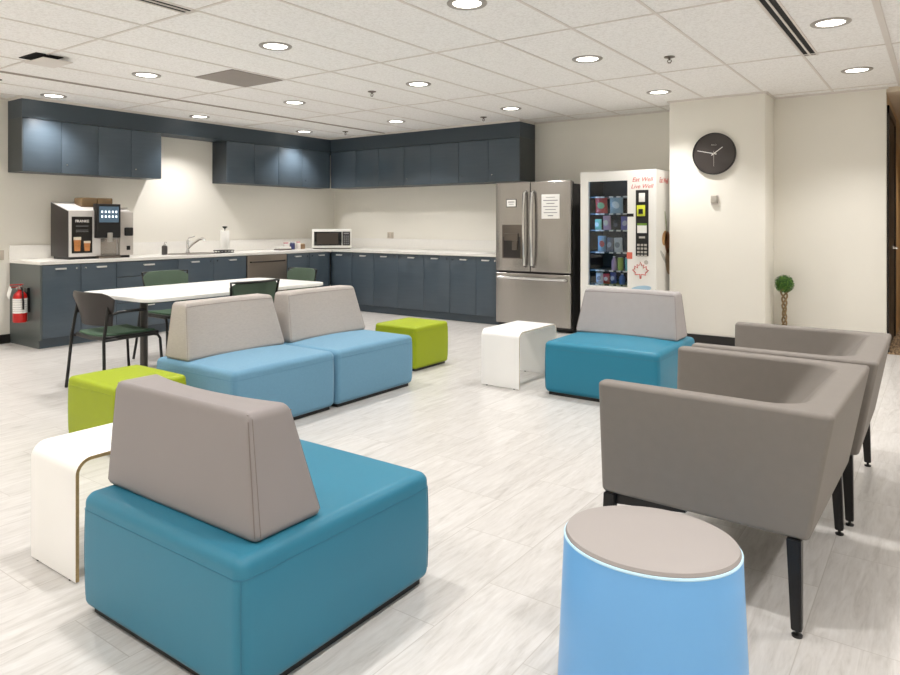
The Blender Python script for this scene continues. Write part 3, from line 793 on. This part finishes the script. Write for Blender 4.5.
# ------------------------------------------------------------ vending machine
VM = thing('vending_machine', 'tall white snack vending machine with glass front and red lettering', 'vending machine', (0, 7.6, 0))
x0, x1, zt, dp = -3.497, -2.585, 1.945, .84
wx0, wx1, wz0, wz1 = -3.40, -2.918, .61, 1.83
bm = B((x0, x0+.03, .02, dp, .04, zt), (x1-.03, x1, .02, dp, .04, zt), (x0+.03, x1-.03, .02, dp, zt-.04, zt), (x0+.03, x1-.03, dp-.03, dp, .04, zt-.04), (x0+.03, x1-.03, .02, dp, .04, .10))
obj('cabinet', bm, M_WHITEM, VM, smooth=False)
bm = B((x0, wx0, -.03, .019, .06, zt), (wx0, wx1, -.03, .019, wz1, zt), (wx0, wx1, -.03, .019, .06, wz0), (wx1, x1, -.03, .019, .06, zt))
fd = obj('door', bm, M_WHITEM, VM, smooth=False)
obj('display_glass', B((wx0, wx1, -.012, -.008, wz0, wz1)), M_GLASS, fd, smooth=False)
M_VIN = mat('vending_interior', (14, 18, 26), .5)
obj('interior', B((x0+.031, x0+.04, .02, .56, .11, zt-.05), (wx1+.01, wx1+.02, .02, .56, .11, zt-.05), (x0+.04, wx1+.01, .55, .56, .11, zt-.05), (x0+.04, wx1+.01, .03, .55, .55, .56), (x0+.04, wx1+.01, .03, .55, zt-.06, zt-.05)), M_VIN, VM, smooth=False)
obj('led_strip', B((wx0-.02, wx0-.012, .03, .04, .62, 1.82)), mat('cool_led', (150, 200, 255), .5, emit=9), VM, label='cool white light strip')
obj('led_strip', B((-3.38, -2.96, .03, .045, 1.865, 1.875)), MATS['cool_led'], VM, label='cool white light strip')
shelf_z = [1.655, 1.455, 1.26, 1.0, .785, .62]
M_SHELF = mat('shelf_steel', (80, 96, 110), .4, metal=.4)
for z in shelf_z:
    s = obj('shelf', B((x0+.042, wx1+.008, .10, .54, z-.012, z)), M_SHELF, VM)
    obj('price_strip', B(*[(xx, xx+.05, .092, .099, z-.016, z+.002) for xx in (-3.36, -3.30, -3.19, -3.10, -3.02)]), M_PAPER, s)
obj('keypad_panel', B((-2.818, -2.672, -.036, -.029, .97, 1.715), bev=.002), M_BLACK, VM, label='black payment panel')
kp = [o for o in VM.children if o.name.startswith('keypad_panel')][0]
KO = (.02, 0, -.02)
obj('bill_slot', B((-2.80, -2.73, -.045, -.035, 1.60, 1.70), bev=.003), M_PAPER, kp, loc=KO)
obj('card_reader', B((-2.822, -2.728, -.05, -.035, 1.44, 1.565), bev=.004), mat('yellow_plastic', (214, 220, 60), .4), kp, label='yellow card reader', loc=KO)
obj('card_window', B((-2.80, -2.75, -.053, -.05, 1.465, 1.52)), M_BLACK, kp, loc=KO)
obj('info_label', B((-2.82, -2.71, -.038, -.036, 1.25, 1.335)), M_PAPER, kp, loc=KO)
obj('info_label', B((-2.82, -2.71, -.038, -.036, 1.337, 1.36)), mat('green_ink', (110, 150, 50), .5), kp, loc=KO)
obj('price_display', B((-2.80, -2.73, -.038, -.036, 1.19, 1.212)), M_SILVER, kp, loc=KO)
bm = bmesh.new()
for r in range(4):
    for c in range(3):
        kx, kz = -2.806+.041*c, 1.115-.04*r; box(bm, kx-.014, kx+.014, -.041, -.036, kz-.012, kz+.012)
bmesh.ops.translate(bm, verts=bm.verts, vec=(.02, 0, -.02))
obj('keys', bm, M_SILVER, kp, smooth=False, label='grey keypad keys')
RF = (PI/2, 0, 0)
text('lettering', 'Eat Well', .068, M_REDINK, VM, (-2.745, -.0305, 1.812), RF, shear=.3)
text('lettering', 'Live Well', .066, M_REDINK, VM, (-2.75, -.0305, 1.735), RF, shear=.3)
text('lettering', 'Eat Well', .085, M_REDINK, VM, (x1+.001, .22, 1.80), (PI/2, 0, PI/2), shear=.3)
obj('sticker', B((-2.925, -2.86, -.032, -.030, .935, 1.01)), mat('coral_ink', (214, 110, 92), .6), VM, label='coral sticker')
obj('sticker', B((-2.925, -2.845, -.032, -.030, 1.415, 1.45)), M_BLACK, VM, label='dark sticker with code strip')
bm = bmesh.new()
leaf = [(0, 1), (.18, .62), (.42, .74), (.34, .34), (.72, .55), (.70, .22), (.98, .12), (.60, -.20), (.66, -.42), (.08, -.36), (.05, -.85), (-.05, -.85), (-.08, -.36), (-.66, -.42), (-.60, -.20), (-.98, .12), (-.70, .22), (-.72, .55), (-.34, .34), (-.42, .74), (-.18, .62)]
tube(bm, [(-2.765+.095*a, -.031, .80+.10*b) for a, b in leaf], .005, 6, closed=True)
obj('leaf_emblem', bm, M_REDINK, VM, label='red outline maple leaf')
bm = bmesh.new(); lathe(bm, [(0, .031), (.022, .031), (.024, .030)], 16, (-2.70, 0, .90), 'y')
obj('coin_return', bm, M_SILVER, VM)
def ell(cx, cz, a, b, y, rot=0, n=20):
    bm = bmesh.new(); vs = [bm.verts.new((cx+a*math.cos(q)*math.cos(rot)-b*math.sin(q)*math.sin(rot), y, cz+a*math.cos(q)*math.sin(rot)+b*math.sin(q)*math.cos(rot))) for q in [2*PI*k/n for k in range(n)]]
    bm.faces.new(vs); r = bmesh.ops.extrude_face_region(bm, geom=list(bm.faces)); 
    for v in r['geom']:
        if isinstance(v, bmesh.types.BMVert): v.co.y -= .0008
    return bm
obj('wave_graphic', ell(-2.76, .60, .12, .035, -.030, .15), mat('pale_blue_ink', (168, 200, 222), .5), VM, label='pale blue wave print')
# food print on the right side (plane x = x1)
def ellx(cy, cz, a, b, x, rot=0):
    bm = bmesh.new(); lathe(bm, [(0, 0), (1, 0), (1, .0008), (0, .0008)], 20, (0, 0, 0), 'x')
    for v in bm.verts:
        p, q = v.co.y*a, v.co.z*b
        v.co = (x+v.co.x, cy+p*math.cos(rot)-q*math.sin(rot), cz+p*math.sin(rot)+q*math.cos(rot))
    return bm
for cy, cz, a, b, rot, c in ((.26, 1.17, .10, .08, .5, (196, 150, 100)), (.36, 1.12, .10, .13, .2, (170, 116, 78)), (.22, .95, .14, .03, -.6, (190, 190, 186)), (.40, .90, .12, .16, .3, (198, 172, 142)), (.30, 1.35, .03, .14, .3, (186, 190, 170))):
    obj('food_print', ellx(cy, cz, a, b, x1, rot), mat('print_%d_%d_%d' % c, c, .5, var=.2, vscale=20), VM)
# products on the vending shelves
def packet(label, x, z, w, h, c1, c2, kind='packet'):
    y = 7.6+.15
    t = thing('snack_'+kind if kind == 'packet' else 'drink_'+kind, label, 'snack' if kind == 'packet' else 'drink', (x, y, z), 0, 'products in the vending machine')
    m1, m2 = mat('pack_%d_%d_%d' % c1, c1, .3), mat('pack_%d_%d_%d' % c2, c2, .35)
    if kind == 'packet':
        bm = bmesh.new()
        rbox(bm, w, .05, h, .012, (5, 1, 5), (0, 0, h/2), lambda a, b, c: (a*(1-.05*math.cos(c/h*PI)), b*max(.12, math.cos(c/h*PI*.94))*max(.3, math.cos(a/w*PI*.8)), c))
        obj('wrapper', bm, m1, t, angle=70)
        obj('wrapper_label', ell(0, h*.5, w*.3, h*.2, -.0265, random.uniform(-.6, .6)), m2, t)
        t.rotation_euler = (0, random.uniform(-.05, .05), random.uniform(-.3, .3))
    else:
        r = w/2
        obj('container', LT([(0, 0), (r*.95, 0), (r, .01), (r, h*.55), (r*.9, h*.72), (r*.45, h*.86), (r*.42, h*.93), (0, h*.93)] if kind == 'bottle' else [(0, 0), (r*.85, 0), (r, .01), (r, h*.92), (r*.85, h*.98), (0, h*.98)], 20), m1, t)
        obj('cap' if kind == 'bottle' else 'lid', LT([(0, h*.93), (r*.46, h*.93), (r*.46, h), (0, h)] if kind == 'bottle' else [(0, h*.98), (r*.84, h*.98), (r*.84, h), (0, h)], 16), m2, t)
packet('red snack bag with a green patch, left on the top vending shelf', -3.305, 1.455, .15, .19, (206, 70, 66), (150, 190, 140))
packet('large silver blue snack bag on the top vending shelf', -3.12, 1.455, .17, .20, (168, 196, 214), (232, 240, 246))
packet('mint green packet at the left of the second vending shelf', -3.35, 1.26, .10, .13, (150, 220, 196), (236, 250, 244))
packet('pink and cream packet on the second vending shelf', -3.235, 1.26, .11, .17, (206, 170, 196), (232, 222, 200))
packet('dark packet in the middle of the second vending shelf', -3.12, 1.26, .09, .12, (52, 50, 58), (96, 96, 110))
packet('violet blue packet at the right of the second vending shelf', -3.02, 1.26, .09, .16, (128, 132, 214), (210, 214, 240))
packet('pale blue packet at the left of the third vending shelf', -3.30, 1.0, .10, .19, (140, 178, 206), (200, 90, 86))
packet('dim grey packet in the middle of the third vending shelf', -3.20, 1.0, .09, .17, (108, 112, 128), (160, 168, 182))
packet('white packet at the right of the third vending shelf', -3.095, 1.0, .11, .17, (220, 224, 226), (150, 156, 160))
packet('lilac and white bottle on the drinks shelf of the vending machine', -3.15, .785, .06, .165, (196, 168, 206), (240, 240, 244), 'bottle')
packet('yellow green can on the drinks shelf of the vending machine', -3.07, .785, .068, .155, (186, 206, 92), (226, 230, 226), 'can')
packet('aqua can at the right end of the drinks shelf', -2.985, .785, .062, .155, (98, 204, 210), (226, 230, 226), 'can')
packet('white packet at the left of the bottom vending shelf', -3.33, .62, .09, .13, (212, 214, 220), (140, 140, 150))
packet('red packet on the bottom vending shelf', -3.245, .62, .08, .12, (208, 60, 72), (240, 220, 220))
packet('dark blue packet on the bottom vending shelf', -3.155, .62, .08, .14, (66, 84, 160), (160, 180, 220))
packet('bright blue bottle at the right of the bottom vending shelf', -3.05, .62, .07, .13, (88, 130, 206), (220, 226, 240), 'bottle')

# ------------------------------------------------------------ wall clock, thermostat, outlets
t = thing('wall_clock', 'round black wall clock on the cream column', 'clock', (-2.035, CY, 2.104))
obj('case', LT([(0, 0), (.225, 0), (.229, .01), (.229, .045), (.219, .05), (.217, .04)], 72, ax='y'), M_BLACK, t)
obj('dial', LT([(0, .0385), (.218, .0385), (.218, .035)], 72, ax='y'), M_CLOCK, t)
def hand(ang, ln, w, name):
    bm = bmesh.new(); s, c = math.sin(ang), math.cos(ang)
    for a, b in (((-.03), ln),):
        vs = [bm.verts.new((s*q+c*e*w, -.0435+dy, c*q-s*e*w)) for dy in (0, .002) for q, e in ((a, -1), (a, 1), (b, .7), (b, -.7))]
    for q in ((0,1,2,3), (7,6,5,4), (0,4,5,1), (1,5,6,2), (2,6,7,3), (3,7,4,0)): bm.faces.new([vs[i] for i in q])
    obj(name, bm, M_PAPER if name != 'second_hand' else M_SILVER, t)
hand(math.radians(54), .115, .005, 'hour_hand'); hand(math.radians(-77), .18, .0045, 'minute_hand'); hand(math.radians(180), .14, .0022, 'second_hand')
obj('hub', LT([(0, .047), (.009, .047), (.009, .039)], 16, ax='y'), M_SILVER, t)
text('maker_name', 'SEIKO', .022, M_SILVER, t, (0, -.0395, .088), RF)
t = thing('wall_sensor', 'small grey box sensor on the column below the clock', 'sensor', (-2.035, CY, 1.60))
obj('back_plate', B((-.04, .04, -.006, 0, -.055, .05), bev=.002), M_TBAR, t)
obj('housing', B((-.034, .034, -.045, -.006, -.04, .045), bev=.008, seg=3), mat('sensor_grey', (176, 170, 160), .5), t)
def outlet(label, loc, rz, w=.075, h=.115, holes=1):
    t = thing('wall_outlet', label, 'outlet', loc, rz)
    obj('plate', B((-w/2, w/2, -.006, 0, -h/2, h/2), bev=.002), mat('outlet_ivory', (208, 198, 184), .4), t)
    for k in range(holes):
        cx = (k-(holes-1)/2)*.07
        obj('socket', B((cx-.017, cx+.017, -.0075, -.006, -.036, .036)), mat('socket_face', (190, 180, 166), .4), t)
outlet('wall outlet plate above the worktop on the back wall, right of the microwave', (-7.24, YB, 1.145), 0, .13, .10, 2)
outlet('wall plate at the left photo edge, left of the worktop', (XA, 3.25, .985), RZA, .22, .11, 2)

# ------------------------------------------------------------ fire extinguisher
t = thing('fire_extinguisher', 'red fire extinguisher with white tag hanging on the cabinet end panel', 'fire extinguisher', (-8.05, 3.335, .28))
obj('cylinder', LT([(0, 0), (.062, 0), (.068, .008), (.068, .27), (.060, .30), (.035, .325), (.022, .335), (.022, .35), (0, .35)], 32), M_RED, t)
obj('instruction_label', LT([(.0688, .10), (.0688, .255)], 32), M_PAPER, t)
bm = bmesh.new()
for z in (.235, .215, .19, .165, .14, .12):
    lathe(bm, [(.0694, z-.0015), (.0694, z+.0015)], 32)
obj('label_lines', bm, M_INK, t)
obj('valve', LT([(.018, .35), (.02, .352), (.02, .385), (.012, .39), (0, .39)], 16), M_SILVER, t)
bm = B((-.015, .015, -.10, .03, .40, .408), bev=.003); box(bm, -.012, .012, -.09, .02, .375, .383)
tube(bm, [(0, 0, .385), (0, .01, .405)], .01)
obj('lever', bm, M_RED, t, label='red squeeze lever')
obj('hose', T([(.02, 0, .37), (.06, -.01, .37), (.085, -.01, .33), (.088, -.005, .22), (.08, 0, .14)], .009, 8), M_BLACK, t)
obj('gauge', LT([(0, .036), (.016, .036), (.016, .018)], 16, (-.0, 0, .368), 'y'), M_SILVER, t)
bm = bmesh.new(); box(bm, -.035, .035, -.001, .001, -.14, 0)
obj('inspection_tag', bm, M_PAPER, t, loc=(.02, -.10, .38), rot=(.05, .65, 0), label='white paper inspection tag')
obj('wall_bracket', B((-.03, .03, .055, .0852, .1, .36)), M_BLACK, t)

# ------------------------------------------------------------ coffee machine (local front -y, turned to face +x)
t = thing('coffee_machine', 'large bean to cup coffee machine with touch screen at the left end of the worktop', 'coffee machine', (-7.96, 3.80, .93), RZA)
def wedge(x0, x1, y0, y1, z0, zf, zr):
    bm = bmesh.new(); prism(bm, [(y0, z0), (y1, z0), (y1, zr), (y0, zf)], x0, x1, lambda a, b_, c: (c, a, b_), bev=.004, seg=2); return bm
bm = wedge(.001, .36, 0, .42, .03, .555, .66); bm2 = wedge(.361, .74, .03, .42, .03, .555, .65)
me_ = bpy.data.meshes.new('t'); bm2.to_mesh(me_); bm.from_mesh(me_); bm2.free(); bpy.data.meshes.remove(me_)
obj('housing', bm, mat('silver_white_enamel', (222, 219, 216), .35), t)
obj('side_panel', wedge(-.004, 0, .008, .415, .03, .545, .65), mat('coffee_brown_black', (44, 38, 36), .4), t, label='dark side panel')
obj('foot_plinth', B((.02, .72, .02, .40, 0, .03)), M_BLACK, t)
pp = obj('promo_panel', B((.03, .26, -.004, 0, .07, .485)), mat('promo_black', (26, 23, 22), .25), t, label='black panel picturing two coffees')
text('maker_name', 'FRANKE', .042, M_PAPER, pp, (.145, -.0052, .42), RF, bold=.0008)
obj('printed_text', B((.075, .215, -.0052, -.004, .375, .381), (.075, .215, -.0052, -.004, .33, .334), (.075, .215, -.0052, -.004, .312, .316)), M_INK, pp)
for nm, x, z, w, h in (('cup_picture', .09, .175, .042, .16), ('cup_picture', .20, .15, .038, .115)):
    bm = bmesh.new(); prism(bm, [(x-w*.75, z+h/2), (x-w, -1+z+1-h/2+h), (x+w, z+h/2+.0001), (x+w*.75, z-h/2), (x-w*.75, z-h/2)][1:], 0, .0012)
    for v in bm.verts: v.co = (v.co.x, -.005-v.co.z, v.co.y)
    c = obj(nm, bm, mat('latte_print', (198, 132, 76), .4, var=.15, vscale=30), pp)
    obj('milk_foam', B((x-w, x+w, -.0075, -.006, z+h*.28, z+h/2)), mat('foam_print', (232, 220, 200), .4), c)
hd = obj('brew_head', B((.285, .565, -.06, .03, .24, .635), bev=.006), M_BLACK, t, label='black dispensing head')
sc = obj('touch_screen', B((.31, .54, -.066, -.061, .42, .605)), mat('screen_glow', (72, 92, 108), .2, emit=.5), t)
for r in range(2):
    for c in range(5): obj('menu_icon', B((.332+.042*c, .35+.042*c, -.068, -.066, .475+.055*r, .50+.055*r)), mat('icon_glow', (236, 244, 250), .3, emit=1.2), sc, smooth=False)
obj('spout', B((.405, .46, -.085, -.05, .19, .30), bev=.008), M_SILVER, t)
obj('drip_tray', B((.31, .57, -.05, .03, .0, .035), bev=.004), M_STEELD, t)
obj('back_splash_plate', B((.32, .56, .022, .03, .04, .23)), M_STEEL, t)
obj('milk_unit', B((.58, .745, -.02, .03, .03, .54), bev=.005), mat('milk_unit_grey', (196, 190, 184), .4), t, label='pale grey milk unit')
obj('milk_dial', B((.63, .735, -.045, -.018, .26, .36), bev=.012, seg=3), M_BLACK, t)
obj('brand_badge', B((.66, .705, -.023, -.019, .09, .14)), M_BLACK, t)
for x in (.31, .50):
    obj('bean_hopper', B((x-.09, x+.09, .16, .34, .60, .71), bev=.012, seg=3), mat('smoked_brown_plastic', (112, 92, 66), .25), t, label='smoked brown bean hopper')
bm = bmesh.new(); box(bm, .62, .74, .1, .3, .585, .60)
obj('cup_shelf', bm, M_SILVER, t)

# ------------------------------------------------------------ sink and things on the worktop
t = thing('kitchen_sink', 'steel sink with a pull-out chrome tap left of the dishwasher', 'sink', (-8.13, 5.44, .93), RZA)
bm = bmesh.new()
for b_ in ((-.26, .34, -.22, -.19, .001, .008), (-.26, .34, .15, .24, .001, .008), (-.26, -.23, -.19, .15, .001, .008), (.31, .34, -.19, .15, .001, .008)): box(bm, *b_)
obj('rim', bm, M_STEEL, t)
obj('bowl', B((-.23, .31, -.19, .15, .001, .004)), M_STEELD, t)
bm = LT([(0, .008), (.028, .008), (.028, .02), (.02, .05), (.02, .15), (.024, .17), (0, .19)], 20, (.10, .20, 0))
tube(bm, [(.10, .20, .06), (.125, .12, .13), (.15, .02, .19), (.16, -.04, .205), (.165, -.08, .185)], .014, 10, r2=.02)
tube(bm, [(.10, .20, .17), (.10, .17, .21), (.14, .10, .235)], .009, 8)
obj('tap', bm, M_CHROME, t, label='chrome pull-out tap')
bt = thing('soap_dispenser', 'dark soap pump bottle beside the sink tap', 'soap bottle', (-8.22, 5.13, .93))
obj('bottle', LT([(0, 0), (.034, 0), (.036, .006), (.036, .10), (.03, .118), (.012, .125), (0, .125)], 24), mat('smoky_bottle', (74, 70, 68), .3), bt)
bm = LT([(.014, .125), (.014, .14), (.005, .142), (.005, .165), (0, .165)], 16); tube(bm, [(0, 0, .163), (.02, 0, .166), (.04, 0, .160)], .005)
obj('pump', bm, M_CHROME, bt)
pt = thing('paper_towel_holder', 'white paper towel roll on an upright stand with black knob beside the sink', 'paper towel', (-8.24, 6.07, .93))
obj('stand_base', LT([(0, 0), (.075, 0), (.075, .012), (0, .014)], 28), M_BLACK, pt)
obj('towel_roll', LT([(.018, .014), (.058, .014), (.06, .02), (.06, .30), (.058, .305), (.018, .305)], 32), M_PAPER, pt)
obj('finial', LT([(.006, .30), (.006, .33), (.034, .352), (.034, .364), (0, .368)], 16), M_BLACK, pt, label='black knob')
dr = thing('dish_tray', 'small black dish tray standing in front of the paper towel roll', 'dish tray', (-8.07, 5.93, .93), RZA)
bm = bmesh.new(); tube(bm, [(x, y, .035) for x, y in rrect(.26, .14, .03, 4)], .006, 6, True); tube(bm, [(x, y, .008) for x, y in rrect(.24, .12, .03, 4)], .006, 6, True)
for k in range(-2, 3): tube(bm, [(k*.055, -.062, .008), (k*.055, -.068, .035)], .004, 6); tube(bm, [(k*.055, .062, .008), (k*.055, .068, .035)], .004, 6)
obj('wire_rim', bm, M_BLACK, dr)
obj('tray', B((-.12, .12, -.06, .06, .001, .006)), M_BLACK, dr)
# condiments
def jar(name, label, y, x, r, h, c, lc, cat):
    t = thing(name, label, cat, (x, y, .93))
    obj('container', LT([(0, 0), (r*.95, 0), (r, .008), (r, h*.78), (r*.8, h*.86), (0, h*.86)], 20), mat('jar_%d_%d_%d' % c, c, .35), t)
    obj('lid', LT([(0, h*.86), (r*.82, h*.86), (r*.82, h), (0, h)], 18), mat('jar_%d_%d_%d' % lc, lc, .4), t)
jar('sugar_jar', 'small white jar with rosy lid, left among the condiments by the microwave', 7.19, -8.25, .045, .11, (236, 230, 228), (206, 130, 140), 'jar')
jar('coffee_canister', 'navy blue canister in the middle of the condiments', 7.32, -8.25, .040, .12, (58, 62, 110), (200, 204, 216), 'canister')
jar('creamer_bottle', 'white bottle with pink lid right of the navy canister', 7.44, -8.25, .038, .12, (240, 232, 226), (222, 150, 160), 'bottle')
jar('tea_tin', 'brown tin at the right of the condiments, next to the microwave', 7.56, -8.28, .040, .09, (150, 122, 92), (226, 214, 196), 'tin')
cp = thing('cup_tray', 'white tray on a dark base at the left of the condiments', 'tray', (-8.14, 7.04, .93), RZA)
obj('tray_base', B((-.12, .12, -.07, .07, 0, .018), bev=.003), mat('grey_brown_base', (110, 100, 96), .5), cp)
obj('tray_top', B((-.11, .11, -.06, .06, .018, .05), bev=.006), M_WHITEM, cp)

# microwave, turned 45 degrees in the corner
mw = thing('microwave', 'white microwave with black door standing in the worktop corner', 'microwave', (-7.87, 7.80, .93), math.radians(45))
obj('case', B((-.31, .31, .012, .33, .015, .315), bev=.008), M_WHITEM, mw)
obj('feet', B((-.29, .29, .03, .30, 0, .015)), mat('grey_rubber', (120, 112, 106), .6), mw)
md = obj('door', B((-.31, .31, -.012, .011, .018, .312), bev=.008), M_WHITEM, mw)
obj('door_glass', B((-.275, .155, -.017, -.012, .055, .275), bev=.003), mat('microwave_black', (12, 12, 13), .15), md, label='black door glass')
obj('window', B((-.235, .10, -.0185, -.017, .075, .255)), mat('microwave_window', (66, 58, 52), .3), md, label='brownish see-through window')
obj('control_panel', B((.165, .285, -.017, -.012, .055, .275), bev=.002), mat('microwave_panel', (38, 36, 36), .3), mw)
bm = bmesh.new()
for r in range(5):
    for c in range(3): box(bm, .185+.03*c, .205+.03*c, -.019, -.017, .075+.03*r, .092+.03*r)
box(bm, .185, .265, -.019, -.017, .235, .258)
obj('buttons', bm, M_INK, mw, smooth=False)

# ------------------------------------------------------------ topiary plant
tp = thing('topiary_plant', 'small topiary ball on a braided trunk in the corner beside the column', 'plant', (-1.385, 8.16, 0))
obj('pot', LT([(0, 0), (.085, 0), (.105, .20), (.11, .205), (.10, .21), (.095, .19), (0, .185)], 28), mat('white_pot', (226, 222, 214), .5), tp)
bm = bmesh.new()
for k in range(3):
    pts = []
    for i in range(25):
        z = .18+.46*i/24; a = 2*PI*k/3+i*.55; r = .014+.008*abs(math.sin(i*.3))+(.03*max(0, (i-17)/7))
        pts.append((r*math.cos(a), r*math.sin(a), z))
    tube(bm, pts, .0095, 7)
obj('trunk', bm, M_BARK, tp)
bm = bmesh.new(); bmesh.ops.create_icosphere(bm, subdivisions=3, radius=.072, matrix=Matrix.Translation((0, 0, .685)))
rnd = random.Random(3)
for i in range(1500):
    u = rnd.uniform(-1, 1); a = rnd.uniform(0, 2*PI); s = math.sqrt(1-u*u); n = Vector((s*math.cos(a), s*math.sin(a), u))
    c = Vector((0, 0, .685))+n*rnd.uniform(.070, .098); tx = n.orthogonal().normalized(); tx.rotate(Matrix.Rotation(rnd.uniform(0, 2*PI), 3, n)); ty = (n.cross(tx)+n*rnd.uniform(-.6, .9)).normalized()
    L_ = rnd.uniform(.012, .02); w_ = L_*.4
    vs = [bm.verts.new(c+tx*w_*p+ty*L_*q+n*.003*abs(p)) for p, q in ((0, -.5), (1, 0), (0, .5), (-1, 0))]
    f = bm.faces.new(vs); f.material_index = rnd.choice((0, 0, 1))
obj('foliage', bm, [M_LEAF, M_LEAF2], tp, smooth=False)
